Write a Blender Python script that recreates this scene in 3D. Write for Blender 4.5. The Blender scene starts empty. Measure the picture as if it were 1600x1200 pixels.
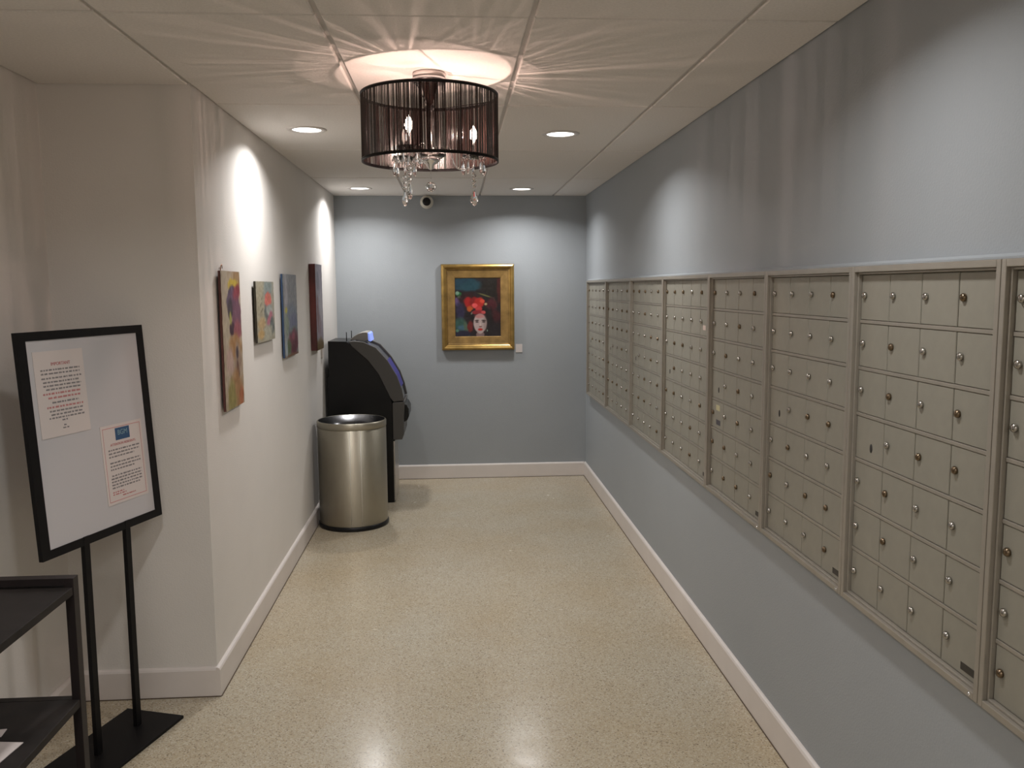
import bpy, math, random
import numpy as np
from mathutils import Vector, Matrix

random.seed(7)
rng = np.random.default_rng(7)
sc = bpy.context.scene
COL = sc.collection
PI = math.pi

# ------------------------------------------------------------------ room dimensions (metres)
XR = 2.114      # blue wall on the right
YF = 7.378      # blue wall at the end
YN = 3.43       # wall face at the near end of the corridor's left wall
XA = -0.56      # left wall of the lobby part
YB = -3.2       # lobby wall behind the camera
ZC = 2.405      # ceiling tile faces

# ------------------------------------------------------------------ camera
right = Vector((0.9976483, -0.06819395, -0.00688923))
up = Vector((0.01441675, 0.11051614, 0.99376976))
fwd = Vector((0.06700772, 0.99153203, -0.11123937))
cam_d = bpy.data.cameras.new('camera')
cam = bpy.data.objects.new('camera', cam_d)
COL.objects.link(cam)
M = Matrix((right, up, -fwd)).transposed().to_4x4()
M.translation = Vector((0.97494537, 0.0, 1.64))
cam.matrix_world = M
cam_d.sensor_fit = 'HORIZONTAL'
cam_d.sensor_width = 36.0
cam_d.lens = 1350.0166 / 1600 * 36.0
cam_d.clip_start = 0.05
sc.camera = cam

# ------------------------------------------------------------------ world, exposure
w = bpy.data.worlds.new('world')
sc.world = w
w.use_nodes = True
w.node_tree.nodes['Background'].inputs['Color'].default_value = (0.9, 0.92, 1.0, 1)
w.node_tree.nodes['Background'].inputs['Strength'].default_value = 0.05
sc.view_settings.view_transform = 'Standard'
sc.view_settings.look = 'None'
sc.view_settings.gamma = 1.0
sc.view_settings.use_curve_mapping = False
sc.view_settings.exposure = 0.0
sc.cycles.max_bounces = 10
sc.cycles.diffuse_bounces = 6
sc.cycles.transmission_bounces = 8
sc.cycles.sample_clamp_indirect = 6.0
sc.cycles.use_denoising = True
sc.cycles.caustics_refractive = False
sc.cycles.caustics_reflective = False

# ------------------------------------------------------------------ the lights the room has, and an added lobby fill
DOWN_POWER = 10.3
LIGHTS = [(0.283, 4.345), (1.527, 4.427), (0.274, 6.828), (1.525, 6.864),
          (0.283, 1.93), (1.527, 1.93), (0.283, -0.52), (1.527, -0.52)]
for i, (lx, ly) in enumerate(LIGHTS):
    ld = bpy.data.lights.new('downlight_beam', 'AREA')
    ld.shape = 'DISK'
    ld.size = 0.135
    ld.energy = DOWN_POWER if i < 4 else DOWN_POWER * 0.72
    ld.color = (1.0, 0.98, 0.965)
    ld.spread = math.radians(147)
    lo = bpy.data.objects.new('downlight_beam', ld)
    lo.location = (lx, ly, ZC - 0.004)
    COL.objects.link(lo)
for lx, ly in ((0.9, -2.2),):  # unseen fill panel added behind the camera for general brightness
    ld = bpy.data.lights.new('lobby_fill_light', 'AREA')
    ld.shape = 'RECTANGLE'
    ld.size = 1.1
    ld.size_y = 0.5
    ld.energy = 32
    ld.color = (1.0, 0.96, 0.92)
    lo = bpy.data.objects.new('lobby_fill_light', ld)
    lo.location = (lx, ly, ZC - 0.03)
    COL.objects.link(lo)


# ================================================================== helpers
def s2l(c):
    return tuple(((v / 12.92) if v <= 0.04045 else ((v + 0.055) / 1.055) ** 2.4) for v in c)


def srgb(r, g, b):
    return s2l((r / 255, g / 255, b / 255))


def tag(o, label=None, cat=None, group=None, kind=None):
    if label: o['label'] = label
    if cat: o['category'] = cat
    if group: o['group'] = group
    if kind: o['kind'] = kind
    return o


class MB:
    """collects simple shapes into one mesh"""
    def __init__(self):
        self.v = []; self.f = []; self.s = []

    def add(self, vs, fs, smooth=False):
        o = len(self.v)
        self.v += [tuple(p) for p in vs]
        self.f += [tuple(i + o for i in f) for f in fs]
        self.s += [smooth] * len(fs)
        return self

    def box(self, x0, x1, y0, y1, z0, z1):
        vs = [(x0, y0, z0), (x1, y0, z0), (x1, y1, z0), (x0, y1, z0),
              (x0, y0, z1), (x1, y0, z1), (x1, y1, z1), (x0, y1, z1)]
        fs = [(0, 3, 2, 1), (4, 5, 6, 7), (0, 1, 5, 4), (1, 2, 6, 5), (2, 3, 7, 6), (3, 0, 4, 7)]
        return self.add(vs, fs)

    def bar(self, p, q, wx, wz, upv=(0, 0, 1)):
        p = Vector(p); q = Vector(q); d = (q - p).normalized()
        a = d.cross(Vector(upv))
        if a.length < 1e-4: a = d.cross(Vector((1, 0, 0)))
        a.normalize(); b = a.cross(d).normalized()
        vs = []
        for c in (p, q):
            for sx, sz in ((-1, -1), (1, -1), (1, 1), (-1, 1)):
                vs.append(c + a * sx * wx / 2 + b * sz * wz / 2)
        return self.add(vs, [(0, 1, 2, 3), (7, 6, 5, 4), (0, 4, 5, 1), (1, 5, 6, 2), (2, 6, 7, 3), (3, 7, 4, 0)])

    def lathe(self, prof, n=32, c=(0, 0, 0), axis='Z', smooth=True, cap0=False, cap1=False):
        vs = []; fs = []
        for r, h in prof:
            for k in range(n):
                a = 2 * PI * k / n
                x, y = r * math.cos(a), r * math.sin(a)
                if axis == 'Z': p = (c[0] + x, c[1] + y, c[2] + h)
                elif axis == 'X': p = (c[0] + h, c[1] + x, c[2] + y)
                else: p = (c[0] + x, c[1] - h, c[2] + y)
                vs.append(p)
        for i in range(len(prof) - 1):
            for k in range(n):
                k2 = (k + 1) % n
                fs.append((i * n + k, i * n + k2, (i + 1) * n + k2, (i + 1) * n + k))
        self.add(vs, fs, smooth)
        o = len(self.v) - len(vs)
        if cap0: self.f.append(tuple(o + k for k in reversed(range(n)))); self.s.append(False)
        if cap1: self.f.append(tuple(o + (len(prof) - 1) * n + k for k in range(n))); self.s.append(False)
        return self

    def tube(self, pts, r, n=8, cap=True):
        pts = [Vector(p) for p in pts]
        rs = r if isinstance(r, (list, tuple)) else [r] * len(pts)
        vs = []; fs = []
        ref = Vector((0.123, 0.31, 1)).normalized()
        for i, p in enumerate(pts):
            d = (pts[min(i + 1, len(pts) - 1)] - pts[max(i - 1, 0)]).normalized()
            a = d.cross(ref)
            if a.length < 1e-3: a = d.cross(Vector((1, 0, 0)))
            a.normalize(); b = d.cross(a).normalized()
            ref = a.cross(d) if False else ref
            for k in range(n):
                t = 2 * PI * k / n
                vs.append(p + (a * math.cos(t) + b * math.sin(t)) * rs[i])
        for i in range(len(pts) - 1):
            for k in range(n):
                k2 = (k + 1) % n
                fs.append((i * n + k, i * n + k2, (i + 1) * n + k2, (i + 1) * n + k))
        self.add(vs, fs, True)
        if cap:
            o = len(self.v) - len(vs)
            self.f.append(tuple(o + k for k in reversed(range(n)))); self.s.append(False)
            self.f.append(tuple(o + (len(pts) - 1) * n + k for k in range(n))); self.s.append(False)
        return self

    def prism(self, poly, a0, a1, axis='Y', smooth=False):
        """extrude a 2-D outline: axis Y -> poly is (x,z); Z -> (x,y); X -> (y,z)"""
        n = len(poly)
        def P(p, a):
            return {'Y': (p[0], a, p[1]), 'Z': (p[0], p[1], a), 'X': (a, p[0], p[1])}[axis]
        vs = [P(p, a0) for p in poly] + [P(p, a1) for p in poly]
        fs = [(i, (i + 1) % n, n + (i + 1) % n, n + i) for i in range(n)]
        self.add(vs, fs, smooth)
        o = len(self.v) - len(vs)
        self.f.append(tuple(o + i for i in reversed(range(n)))); self.s.append(False)
        self.f.append(tuple(o + n + i for i in range(n))); self.s.append(False)
        return self

    def mesh(self, name, mat):
        me = bpy.data.meshes.new(name)
        me.from_pydata(self.v, [], self.f)
        me.polygons.foreach_set('use_smooth', self.s)
        me.materials.append(mat)
        import bmesh
        bm = bmesh.new(); bm.from_mesh(me)
        bmesh.ops.recalc_face_normals(bm, faces=bm.faces)
        bm.to_mesh(me); bm.free()
        me.update()
        return me

    def build(self, name, mat, parent=None, loc=(0, 0, 0), bevel=0):
        o = bpy.data.objects.new(name, self.mesh(name, mat))
        o.location = loc
        COL.objects.link(o)
        if parent: o.parent = parent
        if bevel:
            m = o.modifiers.new('bevel', 'BEVEL'); m.width = bevel; m.segments = 2
            m.limit_method = 'ANGLE'; m.angle_limit = math.radians(40)
        return o


def place(name, me, parent, loc=(0, 0, 0), rot=(0, 0, 0)):
    o = bpy.data.objects.new(name, me)
    o.location = loc; o.rotation_euler = rot; o.parent = parent
    COL.objects.link(o)
    return o


def thing(name, label, cat, loc=(0, 0, 0), rz=0, group=None):
    o = bpy.data.objects.new(name, None)
    o.empty_display_size = 0.1
    o.location = loc; o.rotation_euler = (0, 0, rz)
    COL.objects.link(o)
    return tag(o, label, cat, group)


# ------------------------------------------------------------------ materials
def shell_mat():
    m = bpy.data.materials.new('glowing_bulb_glass'); m.use_nodes = True
    nt = m.node_tree; nt.nodes.clear()
    o = nt.nodes.new('ShaderNodeOutputMaterial'); mx = nt.nodes.new('ShaderNodeMixShader'); mx.inputs[0].default_value = 0.25
    t = nt.nodes.new('ShaderNodeBsdfTransparent'); e = nt.nodes.new('ShaderNodeEmission')
    e.inputs['Color'].default_value = (1.0, 0.80, 0.68, 1); e.inputs['Strength'].default_value = 40.0
    nt.links.new(t.outputs[0], mx.inputs[1]); nt.links.new(e.outputs[0], mx.inputs[2]); nt.links.new(mx.outputs[0], o.inputs[0])
    return m


def mat(name, color, rough=0.5, metal=0.0, spec=0.5, noise=0, nscale=20, bump=0, bscale=200, **kw):
    m = bpy.data.materials.new(name); m.use_nodes = True
    nt = m.node_tree; b = nt.nodes['Principled BSDF']
    b.inputs['Base Color'].default_value = (*color, 1)
    b.inputs['Roughness'].default_value = rough
    b.inputs['Metallic'].default_value = metal
    b.inputs['Specular IOR Level'].default_value = spec
    tc = nt.nodes.new('ShaderNodeTexCoord')
    if noise:
        n = nt.nodes.new('ShaderNodeTexNoise'); n.inputs['Scale'].default_value = nscale
        n.inputs['Detail'].default_value = 5
        r = nt.nodes.new('ShaderNodeMapRange')
        r.inputs['From Min'].default_value = 0.3; r.inputs['From Max'].default_value = 0.7
        r.inputs['To Min'].default_value = 1 - noise; r.inputs['To Max'].default_value = 1 + noise
        mx = nt.nodes.new('ShaderNodeVectorMath'); mx.operation = 'SCALE'
        mx.inputs[0].default_value = color
        nt.links.new(tc.outputs['Object'], n.inputs['Vector'])
        nt.links.new(n.outputs['Fac'], r.inputs['Value'])
        nt.links.new(r.outputs['Result'], mx.inputs['Scale'])
        nt.links.new(mx.outputs[0], b.inputs['Base Color'])
    if bump:
        n = nt.nodes.new('ShaderNodeTexNoise'); n.inputs['Scale'].default_value = bscale
        n.inputs['Detail'].default_value = 3
        bp = nt.nodes.new('ShaderNodeBump'); bp.inputs['Strength'].default_value = bump
        bp.inputs['Distance'].default_value = 0.002
        nt.links.new(tc.outputs['Object'], n.inputs['Vector'])
        nt.links.new(n.outputs['Fac'], bp.inputs['Height'])
        nt.links.new(bp.outputs['Normal'], b.inputs['Normal'])
    for k, v in kw.items():
        b.inputs[k].default_value = v
    return m


def emit(name, color, strength):
    m = bpy.data.materials.new(name); m.use_nodes = True
    b = m.node_tree.nodes['Principled BSDF']
    b.inputs['Base Color'].default_value = (*color, 1)
    b.inputs['Emission Color'].default_value = (*color, 1)
    b.inputs['Emission Strength'].default_value = strength
    return m


M_white = mat('off_white_wall_paint', (0.71, 0.68, 0.645), 0.75, bump=0.35, bscale=160, noise=0.02, nscale=3)
M_blue = mat('blue_grey_wall_paint', (0.325, 0.35, 0.372), 0.6, bump=0.35, bscale=160, noise=0.02, nscale=2)
M_trim = mat('white_baseboard_paint', (0.70, 0.65, 0.62), 0.45, noise=0.03, nscale=6)
M_tile = mat('ceiling_tile', (0.75, 0.715, 0.68), 0.9, noise=0.05, nscale=120, bump=0.5, bscale=250)
M_grid = mat('ceiling_grid', (0.56, 0.53, 0.51), 0.6)
M_joint = mat('dark_joint', (0.03, 0.028, 0.027), 0.9)
M_boxm = mat('mailbox_putty_enamel', srgb(146, 143, 132), 0.5, 0.15, noise=0.03, nscale=30)
M_boxd = mat('mailbox_recess', srgb(70, 64, 58), 0.7)
M_frame = mat('mailbox_aluminium_frame', srgb(156, 150, 140), 0.38, 0.35, noise=0.04, nscale=25)
M_chrome = mat('chrome', (0.82, 0.82, 0.83), 0.12, 1.0)
M_knob = mat('worn_nickel', (0.42, 0.40, 0.37), 0.22, 1.0)
M_brass = mat('worn_brass', (0.20, 0.15, 0.10), 0.28, 1.0)
M_black = mat('black_gloss_plastic', (0.006, 0.006, 0.0065), 0.32, spec=0.3)
M_blackm = mat('black_powder_coat', (0.0045, 0.004, 0.0045), 0.5, spec=0.22)
M_gunm = mat('dark_grey_plastic', (0.068, 0.064, 0.060), 0.42)
M_glassblk = mat('dark_glass', (0.02, 0.02, 0.03), 0.15)
M_paper = mat('paper', (0.66, 0.60, 0.58), 0.7)
M_board = mat('white_board', (0.55, 0.54, 0.56), 0.35)
M_ink = mat('black_ink', (0.20, 0.19, 0.20), 0.7)
M_red = mat('red_ink', (0.50, 0.13, 0.13), 0.7)
M_rednote = mat('pale_red_ink', (0.55, 0.2, 0.2), 0.7)
M_bluelogo = mat('blue_ink', (0.03, 0.085, 0.19), 0.6)
M_cyan = mat('pale_blue_ink', (0.22, 0.36, 0.42), 0.6)
M_gold = mat('gold_leaf', (0.42, 0.27, 0.085), 0.36, 0.75, noise=0.25, nscale=14)
M_golddk = mat('antique_gold', (0.30, 0.185, 0.062), 0.5, 0.5, noise=0.3, nscale=14)
M_wood = mat('dark_stained_wood', (0.016, 0.013, 0.012), 0.6, spec=0.25, noise=0.5, nscale=8)
M_rackm = mat('dark_bronze_metal', (0.018, 0.013, 0.013), 0.5, spec=0.3)
M_lens = emit('downlight_lens', (1.0, 0.97, 0.94), 5.0)
M_canring = mat('downlight_ring', (0.62, 0.58, 0.55), 0.4)
M_bulb = emit('warm_filament', (1.0, 0.70, 0.59), 4200.0)
M_shell = shell_mat()
M_candle = mat('candle_sleeve', (0.75, 0.72, 0.68), 0.4)
M_glass = mat('crystal', (1, 1, 1), 0.02, **{'Transmission Weight': 1.0, 'IOR': 1.52})
M_bluelit = emit('blue_lit_sign', (0.22, 0.30, 0.75), 0.9)
M_bluescr = emit('blue_screen_glow', (0.022, 0.018, 0.16), 0.25)


def terrazzo():
    m = bpy.data.materials.new('terrazzo'); m.use_nodes = True
    nt = m.node_tree; b = nt.nodes['Principled BSDF']; L = nt.links.new
    tc = nt.nodes.new('ShaderNodeTexCoord')
    v = nt.nodes.new('ShaderNodeTexVoronoi'); v.inputs['Scale'].default_value = 230
    L(tc.outputs['Object'], v.inputs['Vector'])
    cr = nt.nodes.new('ShaderNodeValToRGB')
    e = cr.color_ramp; e.interpolation = 'CONSTANT'
    cols = [(0.0, (0.24, 0.20, 0.145)), (0.06, (0.40, 0.35, 0.265)), (0.30, (0.46, 0.41, 0.315)), (0.62, (0.50, 0.455, 0.365)),
            (0.85, (0.44, 0.375, 0.265)), (0.95, (0.57, 0.53, 0.45))]
    e.elements[0].position = 0; e.elements[0].color = (*cols[0][1], 1)
    e.elements[1].position = cols[1][0]; e.elements[1].color = (*cols[1][1], 1)
    for p, c in cols[2:]:
        k = e.elements.new(p); k.color = (*c, 1)
    sep = nt.nodes.new('ShaderNodeSeparateColor'); L(v.outputs['Color'], sep.inputs[0])
    L(sep.outputs[0], cr.inputs['Fac'])
    n = nt.nodes.new('ShaderNodeTexNoise'); n.inputs['Scale'].default_value = 1.6; n.inputs['Detail'].default_value = 6
    L(tc.outputs['Object'], n.inputs['Vector'])
    r = nt.nodes.new('ShaderNodeMapRange'); r.inputs['From Min'].default_value = 0.35; r.inputs['From Max'].default_value = 0.7
    L(n.outputs['Fac'], r.inputs['Value'])
    mx = nt.nodes.new('ShaderNodeMix'); mx.data_type = 'RGBA'; mx.blend_type = 'MULTIPLY'
    mx.inputs[7].default_value = (0.95, 0.89, 0.80, 1)
    L(r.outputs['Result'], mx.inputs[0]); L(cr.outputs['Color'], mx.inputs[6])
    L(mx.outputs[2], b.inputs['Base Color'])
    n2 = nt.nodes.new('ShaderNodeTexNoise'); n2.inputs['Scale'].default_value = 5; n2.inputs['Detail'].default_value = 4
    L(tc.outputs['Object'], n2.inputs['Vector'])
    r2 = nt.nodes.new('ShaderNodeMapRange'); r2.inputs['To Min'].default_value = 0.12; r2.inputs['To Max'].default_value = 0.34
    L(n2.outputs['Fac'], r2.inputs['Value']); L(r2.outputs['Result'], b.inputs['Roughness'])
    b.inputs['Specular IOR Level'].default_value = 0.35
    return m


def brushed_steel():
    m = mat('brushed_steel', (0.42, 0.39, 0.32), 0.46, 1.0, noise=0.04, nscale=6)
    nt = m.node_tree; b = nt.nodes['Principled BSDF']
    b.inputs['Anisotropic'].default_value = 0.75
    t = nt.nodes.new('ShaderNodeTangent'); t.direction_type = 'RADIAL'; t.axis = 'Z'
    nt.links.new(t.outputs[0], b.inputs['Tangent'])
    b.inputs['Anisotropic Rotation'].default_value = 0.25
    return m


def painted_mat():
    m = bpy.data.materials.new('oil_paint'); m.use_nodes = True
    nt = m.node_tree; b = nt.nodes['Principled BSDF']
    a = nt.nodes.new('ShaderNodeVertexColor'); a.layer_name = 'paint'
    nt.links.new(a.outputs['Color'], b.inputs['Base Color'])
    b.inputs['Roughness'].default_value = 0.45
    return m


M_terrazzo = terrazzo()
M_steel = brushed_steel()
M_paint = painted_mat()

# ================================================================== setting
T = 0.2
def struct(mb, name, m, parent=None):
    o = mb.build(name, m, parent)
    if parent is None: o['kind'] = 'structure'
    return o

struct(MB().box(-0.8, XR + T, YB - T, YF + T, -0.15, 0), 'floor', M_terrazzo)
struct(MB().box(XR, XR + T, YB, YF + T, 0, 2.75), 'wall_right', M_blue)
struct(MB().box(0, XR, YF, YF + T, 0, 2.75), 'wall_end', M_blue)
# corridor's left wall with its return towards the lobby, one block of wall
struct(MB().box(XA - T, 0, YN, YF + T, 0, 2.75), 'wall_left', M_white)
struct(MB().box(XA - T, XA, YB, YN, 0, 2.75), 'wall_lobby_left', M_white)
struct(MB().box(XA - T, XR + T, YB - T, YB, 0, 2.75), 'wall_back', M_white)

# baseboards: flat board with a small rounded top
BH = 0.122
def base_prof(d, h=BH):
    return [(0, 0), (d, 0), (d, h - 0.012), (d - 0.004, h - 0.004), (d - 0.011, h), (0, h)]
def base_x(name, x, sgn, y0, y1):
    pr = [(x + sgn * p[0], p[1]) for p in base_prof(0.016)]
    return struct(MB().prism(pr, y0, y1, 'Y'), name, M_trim)
def base_y(name, y, x0, x1):
    pr = [(y - p[0], p[1]) for p in base_prof(0.016)]
    return struct(MB().prism(pr, x0, x1, 'X'), name, M_trim)
base_x('baseboard_right', XR, -1, YB, YF)
base_y('baseboard_end', YF, 0, XR - 0.016)
base_x('baseboard_left', 0, 1, YN - 0.016, YF - 0.016)
base_y('baseboard_return', YN, XA + 0.016, 0)
base_x('baseboard_lobby', XA, 1, YB, YN)
# dark sealant line where the baseboards meet the floor
M_seal = mat('dirty_joint', (0.10, 0.07, 0.045), 0.8)
s = MB()
s.box(XR - 0.0195, XR - 0.014, YB, YF - 0.016, 0, 0.003)
s.box(0.0, XR - 0.016, YF - 0.0195, YF - 0.014, 0, 0.003)
s.box(0.014, 0.0195, YN - 0.016, YF - 0.016, 0, 0.003)
s.box(XA, 0.016, YN - 0.0195, YN - 0.014, 0, 0.003)
struct(s, 'trim_1', M_seal)

# ceiling: slab above, tees in the slots, individual tiles hanging lower than the tees
ceil = struct(MB().box(XA - T, XR + T, YB - T, YF + T, ZC + 0.045, ZC + 0.2), 'ceiling', M_tile)
gx = [XA, 0.0, 0.606, 1.213, 1.832, XR]
gy = [YB, -2.345, -1.125, 0.095, 1.335, 2.560, 3.760, 4.975, 6.195, YF]
hw = 0.0075
tm = {}
grid = MB()
for x in gx[1:-1]:
    y1 = YN if x == 0.0 else YF
    grid.box(x - 0.013, x + 0.013, YB, y1, ZC + 0.009, ZC + 0.04)
for y in gy[1:-1]:
    grid.box(XA if y < YN else 0.0, XR, y - 0.013, y + 0.013, ZC + 0.0095, ZC + 0.0395)
for a in ((XA, XA + 0.02, YB, YN), (XR - 0.02, XR, YB, YF), (0, 0.02, YN, YF)):
    grid.box(a[0], a[1], a[2], a[3], ZC + 0.0085, ZC + 0.04)
grid.build('ceiling_grid', M_grid, ceil)
for i in range(len(gx) - 1):
    for j in range(len(gy) - 1):
        x0, x1, y0, y1 = gx[i], gx[i + 1], gy[j], gy[j + 1]
        if i == 0:
            if y0 > YN: continue
            y1 = min(y1, YN)
        ax0 = x0 + (0.003 if (i == 0 or (i == 1 and y0 > YN - 0.1)) else hw)
        ax1 = x1 - (0.003 if i == len(gx) - 2 else hw)
        ay0 = y0 + hw * 0.8; ay1 = y1 - (0.003 if y1 in (YF, YN) else hw * 0.8)
        if i == 1 and y0 < YN < y1:
            pass
        w_, h_ = ax1 - ax0, ay1 - ay0
        key = (round(w_, 3), round(h_, 3))
        if key not in tm:
            b = 0.004
            vs = [(0, 0, 0.03), (w_, 0, 0.03), (w_, h_, 0.03), (0, h_, 0.03),
                  (0, 0, b), (w_, 0, b), (w_, h_, b), (0, h_, b),
                  (b, b, 0), (w_ - b, b, 0), (w_ - b, h_ - b, 0), (b, h_ - b, 0)]
            fs = [(0, 1, 2, 3)]
            for q in (0, 4):
                fs += [(q + k, q + (k + 1) % 4, q + 4 + (k + 1) % 4, q + 4 + k) for k in range(4)]
            fs.append((8, 9, 10, 11))
            tm[key] = MB().add(vs, fs).mesh('ceiling_tile', M_tile)
        place('ceiling_tile', tm[key], ceil, (ax0, ay0, ZC + random.uniform(-0.0015, 0.0012)))

# ================================================================== downlights
can_ring = MB().lathe([(0.068, 0.004), (0.070, -0.003), (0.090, -0.004), (0.096, 0.0), (0.096, 0.002)], 40).mesh('trim_ring', M_canring)
can_lens = MB().lathe([(0.0001, 0.0), (0.069, 0.0)], 40).mesh('lens', M_lens)
DL = ['recessed ceiling downlight near the left wall, close in front of the black lamp shade, nearer of that side',
      'recessed ceiling downlight right of the drum chandelier, larger of the two on the right',
      'small far recessed downlight left of the chandelier, near the left wall corner',
      'small far recessed downlight right of the chandelier, near the end wall']
DL[0] = 'recessed ceiling downlight left of the drum chandelier, larger of the two on the left'
for i, (lx, ly) in enumerate(LIGHTS):
    if i < 4: lab = DL[i]
    else: lab = 'recessed ceiling downlight above or behind the camera, out of view in the photo'
    t = thing('downlight', lab, 'ceiling light', (lx, ly, ZC - 0.002), 0, 'round recessed downlights in the tiled ceiling')
    place('trim_ring', can_ring, t)
    place('lens', can_lens, t, (0, 0, 0.0005))

# ================================================================== mailbox bank
XF = 2.080         # frame face
XD = 2.1060        # recess plane
Z0, Z1 = 0.748, 1.690
NR = 7
SEAMS = [(7.135, 6.245, 5), (6.245, 5.374, 5), (5.374, 4.530, 5), (4.530, 3.700, 5), (3.700, 3.008, 4),
         (3.008, 2.346, 4), (2.346, 1.688, 4), (1.688, 1.026, 4)]
ULAB = ['wall mailbox unit nearest the end wall, the smallest in view',
        'second wall mailbox unit from the end wall, five doors wide',
        'third wall mailbox unit from the end wall, five doors wide',
        'five-door-wide mailbox unit with a pale sticker on its second row, fourth from the end wall',
        'four-door-wide mailbox unit with yellow and dark stickers low on its far column',
        'four-door-wide mailbox unit, second whole one from the right edge of the photo',
        'largest whole mailbox unit in view, with a black keyhole plate and bottom corner nameplate',
        'mailbox unit cut off by the right edge of the photo']
rim = 0.016
_dm = {}
knob_c = MB().lathe([(0.0085, 0), (0.0095, -0.002), (0.0092, -0.0055), (0.0070, -0.0085), (0.003, -0.0098), (0.0001, -0.010)],
                    14, (0, 0, 0), 'X')
knob_ch = knob_c.mesh('lock_knob', M_knob)
knob_br = knob_c.mesh('lock_knob', M_brass)
keyh = MB().lathe([(0.0001, -0.0012), (0.006, -0.0012), (0.0065, 0)], 14, (0, 0, 0), 'X')
for idx in range(len(keyh.v)):
    x_, y_, z_ = keyh.v[idx]; keyh.v[idx] = (x_, y_, z_ * 1.9)
keyh_m = keyh.mesh('keyhole', M_joint)


def door_mesh(wd, hd):
    k = (round(wd, 4), round(hd, 4))
    if k not in _dm:
        b = 0.0018; dp = 0.006
        vs = [(0, 0, 0), (0, wd, 0), (0, wd, hd), (0, 0, hd),
              (-dp + b, 0, 0), (-dp + b, wd, 0), (-dp + b, wd, hd), (-dp + b, 0, hd),
              (-dp, b, b), (-dp, wd - b, b), (-dp, wd - b, hd - b), (-dp, b, hd - b)]
        fs = [(q + i, q + (i + 1) % 4, q + 4 + (i + 1) % 4, q + 4 + i) for q in (0, 4) for i in range(4)] + [(8, 9, 10, 11)]
        _dm[k] = MB().add(vs, fs).mesh('door', M_boxm)
    return _dm[k]


for ui, (ya, yb, nc) in enumerate(SEAMS):          # ya far end, yb near end
    t = thing('mailbox_unit', ULAB[ui], 'mailboxes', (XR, yb, Z0), 0, 'mailbox units set along the blue wall')
    W = ya - yb; H = Z1 - Z0
    g = 0.0012
    fx0, fx1 = XF - XR, -0.0005
    xd = XD - XR
    fr = MB()
    for (y0, y1, z0, z1) in ((g, rim, 0, H), (W - rim, W - g, 0, H), (rim, W - rim, 0, rim), (rim, W - rim, H - rim, H)):
        fr.box(fx0, fx1, y0, y1, z0, z1)
    # stepped inner lip round the recess
    l = 0.006
    xl = fx0 + 0.010
    for (y0, y1, z0, z1) in ((rim, rim + l, rim, H - rim), (W - rim - l, W - rim, rim, H - rim),
                             (rim + l, W - rim - l, rim, rim + l), (rim + l, W - rim - l, H - rim - l, H - rim)):
        fr.box(xl, fx1, y0, y1, z0, z1)
    fo = fr.build('frame', M_frame, t, bevel=0.0015)
    MB().box(xd, fx1, rim, W - rim, rim, H - rim).build('back_panel', M_boxd, t)
    iy0, iy1 = rim + l, W - rim - l
    iz0, iz1 = rim + l, H - rim - l
    ph = (iz1 - iz0) / NR
    pw = (iy1 - iy0) / nc
    rail = 0.009
    for r in range(1, NR):
        z = iz0 + r * ph
        MB().box(xd - 0.0078, xd, iy0, iy1, z - rail / 2, z + rail / 2).build('rail', M_frame, t, bevel=0.001)
    gap = 0.0016
    for r in range(NR):
        zz0 = iz0 + r * ph + (rail / 2 if r > 0 else 0) + 0.0006
        zz1 = iz0 + (r + 1) * ph - (rail / 2 if r < NR - 1 else 0) - 0.0006
        for c in range(nc):
            y0 = iy0 + c * pw + gap; wd = pw - 2 * gap; hd = zz1 - zz0
            d = place('door', door_mesh(wd, hd), t, (xd, y0, zz0))
            d.rotation_euler = (0, random.uniform(-0.002, 0.002), 0)
            special = (r == NR - 4 and c == nc - 1)
            if special:
                place('keyhole', keyh_m, d, (-0.0062, wd * 0.42, hd * 0.33))
            else:
                k = place('lock_knob', knob_ch if random.random() < 0.62 else knob_br, d,
                          (-0.006, wd - 0.022, hd * 0.54))
                k.rotation_euler = (random.uniform(0, 6.28), 0, 0)
            if ui == 4 and r == 2 and c == nc - 1:
                MB().box(-0.0066, -0.006, wd * 0.30, wd * 0.62, hd * 0.66, hd * 0.86).build('sticker', mat('yellow_sticker', (0.50, 0.46, 0.28), 0.6), d)
                MB().box(-0.0066, -0.006, wd * 0.25, wd * 0.60, hd * 0.14, hd * 0.32).build('sticker', mat('dark_sticker', (0.07, 0.065, 0.08), 0.5), d)
            if ui == 3 and r == 5 and c == 0:
                MB().box(-0.0066, -0.006, wd * 0.45, wd * 0.72, hd * 0.22, hd * 0.40).build('sticker', mat('pale_sticker', (0.62, 0.50, 0.45), 0.6), d)
            if ui in (3, 4, 5, 6) and r == 0 and c == 0:
                MB().box(-0.0068, -0.006, wd * 0.12, wd * 0.48, hd * 0.10, hd * 0.24).build('nameplate', mat('dark_nameplate', (0.05, 0.045, 0.04), 0.4, 0.5), d)
    # screw at the bottom rim
    MB().lathe([(0.0045, 0), (0.004, -0.0015), (0.0001, -0.002)], 10, (fx0, 0.03, rim / 2), 'X').build('screw', M_chrome, t)

# caulk trim above the bank
tr = MB().prism([(XR, Z1 + 0.0005), (XF + 0.004, Z1 + 0.0005), (XF + 0.004, Z1 + 0.005), (XR - 0.01, Z1 + 0.012), (XR, Z1 + 0.012)], 1.0, 7.135, 'Y')
struct(tr, 'trim_2', M_blue)


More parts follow.
